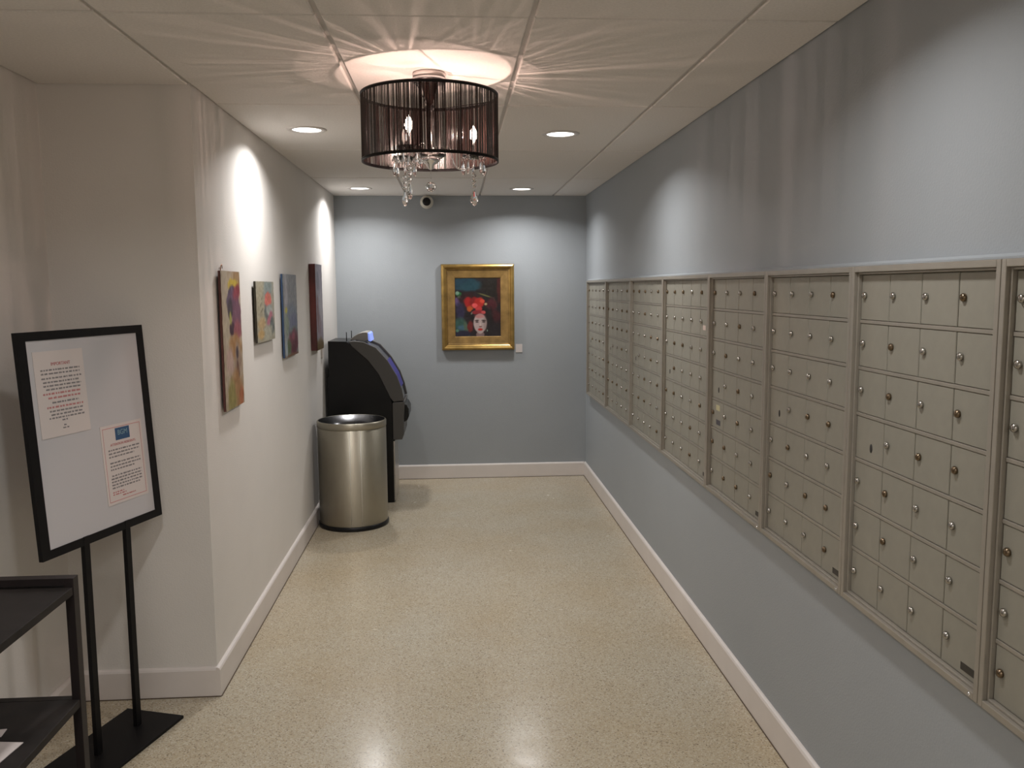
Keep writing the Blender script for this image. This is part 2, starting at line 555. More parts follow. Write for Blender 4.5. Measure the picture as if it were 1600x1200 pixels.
# ================================================================== painter for flat art
def paint_mesh(name, Wd, Ht, nx, ny, base, strokes, grain=0.05, seed=1, ragged=0):
    """grid in the local XZ plane facing -Y, colours in a colour attribute. Coordinates u,v in 0..1, v up."""
    r = np.random.default_rng(seed)
    U, V = np.meshgrid(np.linspace(0, 1, nx), np.linspace(0, 1, ny))
    C = np.zeros((ny, nx, 3)); C[:] = np.array(base) / 255
    def smooth_noise(kx, ky):
        g = r.random((ky + 2, kx + 2))
        fx = U * kx; fy = V * ky
        ix = fx.astype(int).clip(0, kx); iy = fy.astype(int).clip(0, ky)
        tx = fx - ix; ty = fy - iy
        tx = tx * tx * (3 - 2 * tx); ty = ty * ty * (3 - 2 * ty)
        ix2 = (ix + 1).clip(0, kx + 1); iy2 = (iy + 1).clip(0, ky + 1)
        return (g[iy, ix] * (1 - tx) + g[iy, ix2] * tx) * (1 - ty) + (g[iy2, ix] * (1 - tx) + g[iy2, ix2] * tx) * ty
    wob = smooth_noise(6, 8) - 0.5; wob2 = smooth_noise(14, 18) - 0.5
    for s in strokes:
        cx, cy, rx, ry, rot, col = s[:6]
        soft = s[6] if len(s) > 6 else 0.25
        op = s[7] if len(s) > 7 else 1.0
        wb = s[8] if len(s) > 8 else 0.6
        ca, sa = math.cos(math.radians(rot)), math.sin(math.radians(rot))
        dx = (U - cx) * Wd; dy = (V - cy) * Ht
        x = (dx * ca + dy * sa) / (rx * Wd); y = (-dx * sa + dy * ca) / (ry * Wd if False else ry * Ht)
        d = np.sqrt(x * x + y * y) + wb * (wob * 0.5 + wob2 * 0.5)
        a = np.clip((1 + soft / 2 - d) / soft, 0, 1)[..., None] * op
        C = C * (1 - a) + np.array(col) / 255 * a
    C += (smooth_noise(20, 26)[..., None] - 0.5) * grain * 2 + (r.random((ny, nx, 1)) - 0.5) * grain * 0.6
    C = C.clip(0.01, 1)
    Lc = np.where(C <= 0.04045, C / 12.92, ((C + 0.055) / 1.055) ** 2.4)
    X = (U - 0.5) * Wd; Z = (V - 0.5) * Ht
    verts = np.stack([X, (smooth_noise(24, 30) - 0.5) * 0.0012, Z], -1).reshape(-1, 3)
    idx = np.arange(nx * ny).reshape(ny, nx)
    F = np.stack([idx[:-1, :-1], idx[:-1, 1:], idx[1:, 1:], idx[1:, :-1]], -1).reshape(-1, 4)
    me = bpy.data.meshes.new(name)
    me.from_pydata(verts.tolist(), [], F.tolist())
    ca_ = me.color_attributes.new('paint', 'FLOAT_COLOR', 'POINT')
    ca_.data.foreach_set('color', np.concatenate([Lc.reshape(-1, 3), np.ones((nx * ny, 1))], 1).ravel())
    me.materials.append(M_paint)
    me.polygons.foreach_set('use_smooth', [True] * len(F))
    return me


def canvas(name, label, y0, y1, z0, z1, depth, base, strokes, side, nx=44, ny=90, seed=1, tilt=0.0, gap=0.009):
    """a canvas on the left wall facing +X"""
    Wd = y1 - y0; Ht = z1 - z0
    t = thing(name, label, 'painting', (0.0, (y0 + y1) / 2, z0), PI / 2, 'unframed paintings on the left wall')
    # local: x along +Y world, -y world +X, so faces -Y local
    me = paint_mesh('painted_surface', Wd, Ht, nx, ny, base, strokes, seed=seed)
    o = place('painted_surface', me, t, (0, -depth - 0.0015 - gap, Ht / 2))
    c = MB().box(-Wd / 2, Wd / 2, -depth - gap, -gap, 0, Ht).build('canvas', side, t, bevel=0.002)
    return t


M_side1 = mat('canvas_edge_dark_red', (0.10, 0.035, 0.03), 0.7)
M_side2 = mat('canvas_edge_dark', (0.05, 0.045, 0.03), 0.7)
M_side3 = mat('canvas_edge_navy', (0.02, 0.045, 0.10), 0.7)
M_side4 = mat('canvas_edge_maroon', (0.09, 0.016, 0.014), 0.6, noise=0.6, nscale=5)

# u runs away from the camera (0 = near edge, left in the photo)
P1 = [(0.80, 0.93, 0.22, 0.10, 0, (150, 120, 80), 0.5), (0.2, 0.6, 0.16, 0.6, 0, (172, 160, 140), 0.3),
      (0.62, 0.90, 0.30, 0.045, 0, (190, 165, 50), 0.4), (0.50, 0.80, 0.24, 0.08, 10, (70, 58, 85), 0.3),
      (0.62, 0.78, 0.28, 0.09, 0, (95, 70, 95), 0.4), (0.80, 0.84, 0.2, 0.06, 20, (130, 40, 55), 0.4),
      (0.75, 0.66, 0.30, 0.14, 0, (105, 65, 85), 0.4), (0.42, 0.72, 0.12, 0.08, 0, (62, 50, 60), 0.3),
      (0.48, 0.58, 0.14, 0.055, 0, (60, 30, 45), 0.2), (0.42, 0.66, 0.06, 0.05, 0, (150, 150, 70), 0.4),
      (0.78, 0.56, 0.22, 0.08, 0, (140, 75, 85), 0.4), (0.62, 0.44, 0.34, 0.10, 0, (160, 120, 75), 0.5),
      (0.75, 0.33, 0.18, 0.14, 0, (150, 128, 110), 0.5), (0.70, 0.40, 0.06, 0.04, 0, (70, 55, 60), 0.3),
      (0.72, 0.26, 0.07, 0.07, 20, (95, 65, 55), 0.4), (0.60, 0.12, 0.34, 0.14, 0, (150, 112, 72), 0.5),
      (0.35, 0.05, 0.2, 0.16, 0, (140, 130, 75), 0.5), (0.85, 0.06, 0.12, 0.08, 0, (160, 95, 60), 0.4),
      (0.3, 0.35, 0.2, 0.10, 0, (175, 150, 140), 0.5)]
a1 = canvas('abstract_painting', 'tall narrow purple, yellow and orange abstract painting, nearest of four on the left wall',
            3.665, 3.985, 1.128, 1.717, 0.010, (168, 152, 130), P1, M_side1, seed=3)
# wire hanger above it
hk = MB().tube([(-0.10, -0.004, 0.585), (-0.09, -0.006, 0.612), (-0.075, -0.006, 0.616), (-0.065, -0.004, 0.60)], 0.0016, 6)
hk.build('wire_hook', mat('copper_wire', (0.35, 0.16, 0.08), 0.4, 0.8), a1)

P2 = [(0.25, 0.5, 0.26, 0.6, 0, (150, 142, 120), 0.3), (0.65, 0.86, 0.25, 0.16, 0, (118, 128, 125), 0.5),
      (0.62, 0.50, 0.20, 0.18, 0, (90, 95, 92), 0.3), (0.66, 0.70, 0.20, 0.12, 0, (190, 95, 85), 0.3),
      (0.66, 0.72, 0.08, 0.09, 0, (180, 100, 78), 0.4), (0.72, 0.50, 0.17, 0.12, 0, (152, 155, 148), 0.3),
      (0.70, 0.36, 0.17, 0.10, 20, (165, 100, 115), 0.3), (0.85, 0.22, 0.14, 0.14, 0, (92, 98, 95), 0.4),
      (0.55, 0.14, 0.30, 0.12, 0, (155, 152, 135), 0.5), (0.25, 0.30, 0.2, 0.1, 0, (165, 140, 100), 0.5),
      (0.22, 0.12, 0.16, 0.08, 0, (170, 140, 90), 0.5), (0.25, 0.62, 0.07, 0.02, 20, (110, 105, 85), 0.4),
      (0.28, 0.52, 0.07, 0.02, 20, (112, 105, 85), 0.4), (0.30, 0.72, 0.07, 0.02, 20, (115, 108, 88), 0.4)]
canvas('abstract_painting', 'smallest painting on the left wall, an orange and pink shape on beige',
       4.30, 4.72, 1.376, 1.678, 0.010, (150, 145, 128), P2, M_side2, ny=60, seed=5)

P3 = [(0.5, 0.75, 0.6, 0.35, 0, (122, 124, 128), 0.5), (0.2, 0.6, 0.12, 0.5, 0, (150, 148, 155), 0.5),
      (0.55, 0.45, 0.4, 0.2, 0, (105, 115, 130), 0.5), (0.68, 0.42, 0.25, 0.1, 0, (92, 98, 125), 0.5),
      (0.18, 0.57, 0.08, 0.04, 0, (170, 160, 60), 0.4), (0.2, 0.38, 0.14, 0.14, 0, (118, 130, 115), 0.5),
      (0.65, 0.28, 0.3, 0.08, 0, (85, 98, 95), 0.5), (0.62, 0.17, 0.36, 0.14, 0, (95, 25, 45), 0.4),
      (0.72, 0.12, 0.18, 0.14, 0, (80, 15, 35), 0.4), (0.65, 0.24, 0.12, 0.05, 0, (130, 55, 75), 0.5),
      (0.3, 0.12, 0.18, 0.1, 0, (75, 90, 60), 0.5), (0.5, 0.0, 0.6, 0.03, 0, (110, 75, 50), 0.5),
      (0.12, 0.1, 0.08, 0.12, 0, (150, 160, 165), 0.5)]
canvas('abstract_painting', 'blue-grey canvas on the left wall with a dark red patch at the bottom',
       4.975, 5.40, 1.246, 1.724, 0.010, (125, 128, 130), P3, M_side3, seed=7)

P4 = [(0.5, 0.6, 0.6, 0.5, 0, (128, 122, 135), 0.6), (0.3, 0.8, 0.2, 0.1, 0, (95, 90, 105), 0.5),
      (0.7, 0.5, 0.2, 0.2, 0, (150, 145, 150), 0.5), (0.4, 0.3, 0.3, 0.12, 0, (115, 95, 105), 0.5),
      (0.2, 0.45, 0.12, 0.2, 0, (100, 60, 62), 0.5), (0.5, 0.04, 0.7, 0.09, 0, (95, 78, 48), 0.4)]
canvas('abstract_painting', 'far narrow painting with a thick maroon edge above the cash machine',
       6.00, 6.29, 1.216, 1.808, 0.042, (125, 118, 128), P4, M_side4, seed=9, gap=0.001)

# ================================================================== gold framed portrait on the end wall
PX, PZ = 1.187, 1.474
FW, FH = 0.617, 0.725
gp = thing('framed_portrait', 'gold-framed dark portrait of a woman with red flowers in her hair on the end wall', 'painting',
           (PX, YF, PZ))
prof = [(0.0, -0.004), (0.0, -0.030), (0.006, -0.040), (0.018, -0.046), (0.030, -0.040), (0.036, -0.028), (0.044, -0.022),
        (0.050, -0.024), (0.054, -0.020), (0.1115, -0.014), (0.1155, -0.012), (0.1155, -0.006)]
def rect_loop(w2, h2, prof, dx=0.0):
    mb = MB(); vs = []; fs = []
    for ins, y in prof:
        a, b = w2 - ins, h2 - ins
        vs += [(-a, y, -b), (a, y, -b), (a, y, b), (-a, y, b)]
    for i in range(len(prof) - 1):
        for k in range(4):
            fs.append((i * 4 + k, i * 4 + (k + 1) % 4, (i + 1) * 4 + (k + 1) % 4, (i + 1) * 4 + k))
    return mb.add(vs, fs)
rect_loop(FW / 2, FH / 2, prof[:7]).build('outer_moulding', M_gold, gp)
rect_loop(FW / 2, FH / 2, prof[6:]).build('flat_liner', M_golddk, gp)
MB().box(-FW / 2 + 0.01, FW / 2 - 0.01, -0.004, 0, -FH / 2 + 0.01, FH / 2 - 0.01).build('backing', M_side2, gp)
FACE = (168, 150, 146)
PP = [(0.2, 0.9, 0.3, 0.12, 0, (22, 52, 66), 0.6), (0.35, 0.85, 0.25, 0.08, 10, (25, 60, 70), 0.6),
      (0.85, 0.85, 0.25, 0.2, 0, (24, 20, 16), 0.6), (0.97, 0.8, 0.05, 0.25, 0, (60, 18, 14), 0.6),
      (0.1, 0.72, 0.06, 0.04, 0, (30, 100, 50), 0.5), (0.06, 0.74, 0.04, 0.03, 0, (110, 140, 120), 0.5),
      (0.10, 0.67, 0.035, 0.02, 0, (100, 140, 110), 0.5), (0.06, 0.58, 0.05, 0.08, 20, (95, 75, 115), 0.5),
      (0.12, 0.42, 0.10, 0.15, 0, (40, 35, 62), 0.6), (0.1, 0.2, 0.15, 0.12, 0, (45, 78, 70), 0.6),
      (0.14, 0.15, 0.1, 0.05, 0, (60, 90, 105), 0.6), (0.25, 0.13, 0.05, 0.14, 15, (70, 88, 70), 0.6),
      (0.15, 0.05, 0.2, 0.05, 0, (28, 28, 48), 0.5), (0.05, 0.1, 0.04, 0.03, 0, (80, 120, 100), 0.5),
      (0.65, 0.70, 0.16, 0.012, -18, (110, 108, 60), 0.8, 0.8, 0.2), (0.88, 0.58, 0.02, 0.07, 20, (75, 80, 50), 0.8, 0.8, 0.2),
      (0.30, 0.66, 0.2, 0.10, 0, (40, 14, 18), 0.5), (0.78, 0.55, 0.14, 0.10, 0, (66, 20, 28), 0.5),
      (0.90, 0.35, 0.10, 0.12, 30, (58, 18, 24), 0.6),
      (0.55, 0.30, 0.24, 0.26, 0, (20, 14, 16), 0.4),
      (0.33, 0.18, 0.06, 0.1, 0, (98, 28, 26), 0.5),
      # flower crown
      (0.30, 0.58, 0.10, 0.09, 0, (150, 24, 24), 0.4), (0.42, 0.60, 0.10, 0.07, 0, (120, 20, 20), 0.4),
      (0.55, 0.58, 0.12, 0.08, 0, (165, 35, 28), 0.4), (0.60, 0.60, 0.06, 0.04, 0, (200, 70, 50), 0.4),
      (0.43, 0.52, 0.06, 0.04, 0, (210, 80, 80), 0.4), (0.33, 0.47, 0.07, 0.05, 0, (165, 75, 30), 0.4),
      (0.52, 0.47, 0.07, 0.04, 0, (180, 50, 50), 0.4), (0.67, 0.55, 0.035, 0.025, 0, (170, 150, 110), 0.5),
      (0.40, 0.42, 0.05, 0.04, 0, (20, 18, 20), 0.4), (0.37, 0.40, 0.02, 0.03, -30, (110, 110, 100), 0.5),
      (0.50, 0.41, 0.13, 0.035, 0, (130, 30, 38), 0.4), (0.62, 0.41, 0.05, 0.03, 0, (175, 70, 70), 0.4),
      # face, neck
      (0.545, 0.03, 0.09, 0.06, 0, (120, 98, 96), 0.2, 1, 0.1),
      (0.545, 0.225, 0.145, 0.165, 0, FACE, 0.12, 1, 0.05), (0.545, 0.13, 0.085, 0.085, 0, FACE, 0.15, 1, 0.05),
      (0.66, 0.22, 0.04, 0.12, 0, (130, 112, 108), 0.8, 0.6, 0.1), (0.54, 0.345, 0.11, 0.035, 0, (176, 110, 108), 0.6, 0.8, 0.3),
      # brows and eyes (two separate brows)
      (0.475, 0.272, 0.05, 0.010, 5, (50, 36, 36), 0.4, 1, 0.05), (0.625, 0.272, 0.05, 0.010, -5, (50, 36, 36), 0.4, 1, 0.05),
      (0.478, 0.247, 0.036, 0.012, 0, (62, 48, 48), 0.4, 1, 0.05), (0.625, 0.247, 0.036, 0.012, 0, (62, 48, 48), 0.4, 1, 0.05),
      (0.55, 0.205, 0.016, 0.045, 0, (188, 168, 160), 0.6, 0.9, 0.05), (0.552, 0.168, 0.034, 0.010, 0, (110, 60, 58), 0.5, 1, 0.05),
      (0.548, 0.118, 0.052, 0.020, 0, (172, 36, 32), 0.3, 1, 0.05), (0.548, 0.119, 0.05, 0.003, 0, (90, 20, 20), 0.6, 1, 0.0),
      (0.70, 0.10, 0.010, 0.02, 0, (125, 150, 130), 0.5)]
pm = paint_mesh('portrait_print', 0.390, 0.498, 110, 140, (26, 20, 24), PP, grain=0.02, seed=11)
place('portrait_print', pm, gp, (0, -0.0085, 0.001))
# little white label card beside the frame
MB().box(-0.028, 0.028, -0.004, 0, -0.035, 0.035).build('label_card', M_paper)
lc = bpy.data.objects['label_card']; lc.location = (1.536, YF, 1.121)
tag(lc, 'small white label card beside the lower right corner of the gold frame', 'label')

# ================================================================== security camera ball, high on the end wall
cm = thing('dome_camera', 'small white ball security camera with black lens high on the end wall', 'camera', (0.772, YF, 2.345))
MB().lathe([(0.035, 0), (0.035, 0.02), (0.022, 0.028), (0.018, 0.045)], 24, axis='Y', cap0=True).build('mount', M_canring, cm)
MB().lathe([(0.055 * math.sin(PI * k / 14), 0.075 - 0.055 * math.cos(PI * k / 14)) for k in range(1, 12)], 28, axis='Y').build('housing', mat('camera_white', (0.6, 0.57, 0.5), 0.5), cm)
MB().lathe([(0.036, 0.110), (0.035, 0.117), (0.028, 0.124), (0.016, 0.129), (0.0001, 0.130)], 24, axis='Y').build('lens', M_black, cm)

# ================================================================== trash can
tc = thing('trash_can', 'brushed steel round waste bin with open funnel top standing before the cash machine', 'trash can', (0.262, 5.998, 0))
R = 0.236
MB().lathe([(R + 0.004, 0.0), (R + 0.006, 0.005), (R + 0.006, 0.026), (R + 0.001, 0.030), (R - 0.02, 0.030)], 64, cap0=True).build('base_ring', M_black, tc)
MB().lathe([(R - 0.002, 0.030), (R, 0.034), (R, 0.690), (R - 0.003, 0.692)], 64).build('body', M_steel, tc)
MB().lathe([(R - 0.003, 0.692), (R + 0.002, 0.694), (R + 0.002, 0.730), (R - 0.001, 0.736), (R - 0.006, 0.738), (R - 0.010, 0.736)], 64).build('rim_band', M_steel, tc)
MB().lathe([(R - 0.009, 0.737), (R - 0.03, 0.726), (R - 0.07, 0.700), (R - 0.10, 0.672), (R - 0.105, 0.60)], 64).build('funnel_lid', mat('dark_chrome', (0.11, 0.11, 0.115), 0.25, 1.0), tc)
MB().lathe([(0.0001, 0.45), (R - 0.02, 0.45)], 40).build('liner', M_black, tc)
s = MB()  # thin pale strips standing in for lamp reflections on the steel
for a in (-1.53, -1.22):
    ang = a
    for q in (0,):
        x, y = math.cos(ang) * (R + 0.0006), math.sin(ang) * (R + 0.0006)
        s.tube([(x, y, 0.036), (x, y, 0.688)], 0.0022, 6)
s.build('highlight_strip', mat('painted_highlight', (0.85, 0.83, 0.78), 0.45, 0.5), tc)

# ================================================================== cash machine (screen faces +X)
A0, A1 = 6.56, 6.99
atm = thing('cash_machine', 'black and grey cash machine with a curved hood standing against the left wall', 'cash machine', (0.0, A0, 0))
D = A1 - A0
body = [(0.018, 0.0), (0.505, 0.0), (0.505, 0.77), (0.49, 0.82), (0.459, 0.884), (0.409, 0.992), (0.33, 1.10), (0.214, 1.205),
        (0.172, 1.243), (0.034, 1.247), (0.034, 0.985), (0.018, 0.972)]
MB().prism(body, 0, D).build('cabinet', M_black, atm, bevel=0.004)
outer = [(0.190, 1.243), (0.235, 1.246), (0.300, 1.238), (0.391, 1.195), (0.475, 1.098), (0.545, 0.978), (0.577, 0.885), (0.597, 0.790)]
inner = [(0.515, 0.782), (0.492, 0.81), (0.459, 0.884), (0.409, 0.992), (0.33, 1.10), (0.214, 1.205)]
MB().prism(outer + inner, -0.012, 0.022).build('hood_side', M_gunm, atm, bevel=0.004)
MB().prism(outer + inner, D - 0.022, D + 0.012).build('hood_side', M_gunm, atm, bevel=0.004)
# recessed curved front between the two hood sides
def off(pts, d):
    res = []
    for i, p in enumerate(pts):
        a = pts[max(i - 1, 0)]; b = pts[min(i + 1, len(pts) - 1)]
        tx, tz = b[0] - a[0], b[1] - a[1]; l_ = math.hypot(tx, tz)
        res.append((p[0] - tz / l_ * d * -1, p[1] + tx / l_ * d * -1)) if False else res.append((p[0] + tz / l_ * d, p[1] - tx / l_ * d))
    return res
oi = off(outer, 0.012)
MB().prism(oi + inner, 0.022, D - 0.022).build('front_panel', M_glassblk, atm)
scr = off(outer[4:7], 0.008); scr2 = off(outer[4:7], 0.0115)
MB().prism(scr + scr2[::-1], 0.06, D - 0.06).build('screen', M_bluescr, atm)
# lower fascia with keypad shelf
MB().prism([(0.506, 0.49), (0.575, 0.49), (0.590, 0.53), (0.590, 0.64), (0.597, 0.780), (0.515, 0.778), (0.506, 0.77)], -0.010, D + 0.010).build('fascia', M_gunm, atm, bevel=0.004)
kp = MB().prism([(0.588, 0.615), (0.614, 0.63), (0.626, 0.66), (0.626, 0.715), (0.610, 0.750), (0.590, 0.757)], 0.05, D - 0.05).build('keypad_shelf', M_black, atm, bevel=0.004)
MB().prism([(0.506, 0.012), (0.516, 0.012), (0.516, 0.475), (0.506, 0.475)], 0.012, D - 0.012).build('vault_door', mat('satin_silver', (0.5, 0.48, 0.46), 0.3, 0.9), atm)
# lit topper
top = [(0.185, 1.249), (0.215, 1.275), (0.250, 1.296), (0.285, 1.306), (0.315, 1.306), (0.322, 1.298), (0.325, 1.245), (0.30, 1.240), (0.235, 1.249)]
MB().prism(top, 0.10, D - 0.03).build('sign_topper', mat('topper_grey', (0.30, 0.285, 0.26), 0.4), atm, bevel=0.003)
MB().prism([(0.3235, 1.302), (0.334, 1.292), (0.343, 1.235), (0.3265, 1.240)], 0.11, D - 0.04).build('lit_sign', M_bluelit, atm)
s = MB().tube([(0.171, 0.03, 1.244), (0.171, 0.03, 1.312)], 0.0035, 8).build('antenna', M_black, atm)
s = MB().tube([(0.196, 0.14, 1.244), (0.196, 0.14, 1.318)], 0.0035, 8).build('antenna', M_black, atm)
# outlet box behind it on the wall
ob = MB().box(0, 0.012, -0.035, 0.035, -0.057, 0.057).build('outlet_plate', M_canring, None, (0.0, 6.47, 1.19))
tag(ob, 'white outlet plate on the left wall just above the back of the cash machine', 'outlet')
MB().box(0.012, 0.014, -0.01, 0.01, 0.012, 0.036).build('socket', M_joint, ob)

# ================================================================== chandelier
CX, CY = 0.902, 3.215
ch = thing('chandelier', 'drum-shade chandelier of black strings with crystal drops hanging from the tiled ceiling', 'chandelier', (CX, CY, ZC))
MB().lathe([(0.056, -0.018), (0.061, -0.020), (0.062, -0.028), (0.056, -0.036), (0.022, -0.040), (0.0001, -0.040)], 40).build('canopy', M_chrome, ch)
MB().lathe([(0.0001, -0.001), (0.058, -0.001), (0.059, -0.003), (0.058, -0.019), (0.0001, -0.019)], 40).build('canopy_collar', M_canring, ch)
MB().lathe([(0.034, -0.030), (0.026, -0.055), (0.014, -0.095), (0.008, -0.112), (0.008, -0.120)], 28).build('stem_cone', mat('dark_bronze', (0.06, 0.035, 0.03), 0.25, 0.9), ch)
MB().lathe([(0.005, -0.11), (0.005, -0.30)], 12).build('stem', M_chrome, ch)
SR = 0.244; ST = -0.080; SB = -0.309
# wire frame of the shade: two hoops and a spider
for nm, z in (('upper_hoop', ST), ('lower_hoop', SB)):
    MB().lathe([(SR - 0.002, z - 0.005), (SR + 0.003, z - 0.005), (SR + 0.003, z + 0.005), (SR - 0.002, z + 0.005), (SR - 0.002, z - 0.005)], 96).build(nm, M_blackm, ch)
sp = MB()
for k in range(3):
    a = math.radians(20 + 120 * k)
    sp.tube([(0, 0, -0.125), (0.06 * math.cos(a), 0.06 * math.sin(a), -0.118), (SR * math.cos(a), SR * math.sin(a), ST)], 0.0018, 6)
sp.lathe([(0.0001, -0.112), (0.016, -0.114), (0.018, -0.122), (0.014, -0.130), (0.0001, -0.131)], 16)
sp.build('spider', M_blackm, ch)
# strings, front and back, hundreds of them: one strand curtain
st = MB()
N = 1080
aa = 0.0
ks = []
for k in range(N):
    a = 2 * PI * (k + random.uniform(-0.45, 0.45)) / N
    # slow density changes so that bundles and gaps show
    if (math.sin(a * 61.0) + math.sin(a * 107.0 + 1) + math.sin(a * 173 + 2) + 0.5 * math.sin(a * 19)) > 1.05 and random.random() < 0.8:
        continue
    ks.append(a)
for a in ks:
    hw_ = 0.00088 * random.uniform(0.7, 1.25)
    r_ = SR + random.uniform(-0.0015, 0.0015)
    da = hw_ / SR
    b = a + random.uniform(-0.003, 0.003)
    p = []
    for ang, z in ((a, ST + 0.004), (b, SB - 0.004)):
        p += [((r_) * math.cos(ang - da), r_ * math.sin(ang - da), z), ((r_ + 0.0011) * math.cos(ang), (r_ + 0.0011) * math.sin(ang), z),
              (r_ * math.cos(ang + da), r_ * math.sin(ang + da), z)]
    st.add(p, [(0, 1, 4, 3), (1, 2, 5, 4), (2, 0, 3, 5)])
M_string = mat('black_silk_string', (0.030, 0.015, 0.013), 0.26, 0.0, 0.9)
so = st.build('string_shade', M_string, ch); so['kind'] = 'stuff'
# central hub
MB().lathe([(0.0001, -0.340), (0.010, -0.336), (0.014, -0.322), (0.030, -0.312), (0.036, -0.304), (0.030, -0.298), (0.012, -0.294), (0.009, -0.27), (0.014, -0.262), (0.0001, -0.258)], 24).build('hub', M_chrome, ch)
MB().lathe([(0.010, -0.300), (0.040, -0.300), (0.054, -0.291), (0.058, -0.286), (0.055, -0.285), (0.040, -0.295), (0.010, -0.296)], 28).build('hub_dish', M_glass, ch)

def drop_mesh(L, Wd, name='crystal_drop'):
    # faceted pendant: pointed top and bottom, flat sides
    mb = MB(); vs = [(0, 0, 0)]; n = 8
    for (r, h) in ((0.35, 0.15), (0.75, 0.45), (1.0, 0.68), (0.55, 0.90)):
        for k in range(n):
            a = 2 * PI * k / n + (0.2 if h > 0.5 else 0)
            vs.append((Wd / 2 * r * math.cos(a), Wd / 2 * r * math.sin(a) * 0.6, -L * h))
    vs.append((0, 0, -L))
    fs = [(0, 1 + k, 1 + (k + 1) % n) for k in range(n)]
    for q in range(3):
        fs += [(1 + q * n + k, 1 + (q + 1) * n + k, 1 + (q + 1) * n + (k + 1) % n, 1 + q * n + (k + 1) % n) for k in range(n)]
    fs += [(33, 25 + (k + 1) % n, 25 + k) for k in range(n)]
    return mb.add(vs, fs).mesh(name, M_glass)
def bead_mesh(r, name='crystal_bead'):
    mb = MB(); n = 8
    return mb.lathe([(0.0001, r), (r * 0.6, r * 0.8), (r, 0.2 * r), (r, -0.2 * r), (r * 0.6, -0.8 * r), (0.0001, -r)], n, smooth=False).mesh(name, M_glass)
big = drop_mesh(0.062, 0.034); small = drop_mesh(0.052, 0.018); bead = bead_mesh(0.0085); ball = bead_mesh(0.019)
link = MB().tube([(0, 0, 0), (0, 0, -0.034)], 0.0008, 5).mesh('hanging_wire', M_chrome)
bulb_m = MB().lathe([(0.004, 0.0), (0.012, 0.006), (0.0155, 0.018), (0.0135, 0.030), (0.007, 0.042), (0.002, 0.051), (0.0001, 0.054)], 20).mesh('bulb', M_shell)
fil_m = MB().lathe([(0.0001, 0.010), (0.0035, 0.012), (0.0035, 0.030), (0.0001, 0.032)], 10).mesh('filament', M_bulb)
M_dead = mat('unlit_bulb', (0.75, 0.72, 0.7), 0.2)
bulb_d = MB().lathe([(0.004, 0.0), (0.010, 0.006), (0.0125, 0.016), (0.011, 0.027), (0.006, 0.038), (0.002, 0.047), (0.0001, 0.050)], 16).mesh('bulb', M_dead)
place('hanging_wire', link, ch, (0, 0, -0.338)); place('crystal_ball', ball, ch, (0, 0, -0.400))
AR = 0.150
for k, ang in enumerate((-118, 20, 132)):
    a = math.radians(ang); ca, sa = math.cos(a), math.sin(a)
    RR = AR if k == 0 else (0.168 if k == 1 else 0.15)
    pts = []
    # S-shaped arm: arches up from the hub, dips below the shade, rises into the cup
    for r_, z in ((0.012, -0.300), (0.022, -0.285), (0.034, -0.266), (0.050, -0.254), (0.066, -0.255), (0.080, -0.270), (0.086, -0.295),
                  (0.094, -0.318), (0.112, -0.331), (RR - 0.014, -0.330), (RR, -0.318), (RR, -0.290)):
        pts.append((r_ * ca, r_ * sa, z))
    # smooth the polyline once
    fine = []
    for i in range(len(pts) - 1):
        p0 = Vector(pts[max(i - 1, 0)]); p1 = Vector(pts[i]); p2 = Vector(pts[i + 1]); p3 = Vector(pts[min(i + 2, len(pts) - 1)])
        for q in range(4):
            u = q / 4
            fine.append(0.5 * ((2 * p1) + (-p0 + p2) * u + (2 * p0 - 5 * p1 + 4 * p2 - p3) * u * u + (-p0 + 3 * p1 - 3 * p2 + p3) * u ** 3))
    fine.append(Vector(pts[-1]))
    arm = MB().tube(fine, 0.0032, 8).build('arm', M_chrome, ch)
    cx, cy = RR * ca, RR * sa
    MB().lathe([(0.005, -0.296), (0.030, -0.292), (0.042, -0.282), (0.044, -0.277), (0.040, -0.279), (0.028, -0.287), (0.005, -0.290)], 24, (cx, cy, 0)).build('drip_dish', M_glass, ch)
    MB().lathe([(0.006, -0.288), (0.011, -0.284), (0.011, -0.276), (0.0085, -0.274), (0.0085, -0.226), (0.0001, -0.225)], 16, (cx, cy, 0)).build('candle_sleeve', M_chrome, ch)
    bl = place('bulb', bulb_m if k < 2 else bulb_d, ch, (cx, cy, -0.2245))
    if k < 2: place('filament', fil_m, bl)
    for j in range(5):
        b = a + 2 * PI * j / 5
        px, py = cx + 0.040 * math.cos(b), cy + 0.040 * math.sin(b)
        place('crystal_bead', bead, ch, (px, py, -0.291))
        place('crystal_drop', small, ch, (px, py, -0.299), (0, 0, b))
    place('hanging_wire', link, ch, (cx, cy, -0.330))
    place('crystal_bead', bead, ch, (cx, cy, -0.372))
    place('crystal_drop', big, ch, (cx, cy, -0.398 if k != 1 else -0.402), (0, 0, a))
    place('crystal_bead', bead, ch, (cx, cy, -0.352)); place('crystal_bead', bead, ch, (cx, cy, -0.390))

# ================================================================== poster stand
UA = math.atan2(.578, .185)
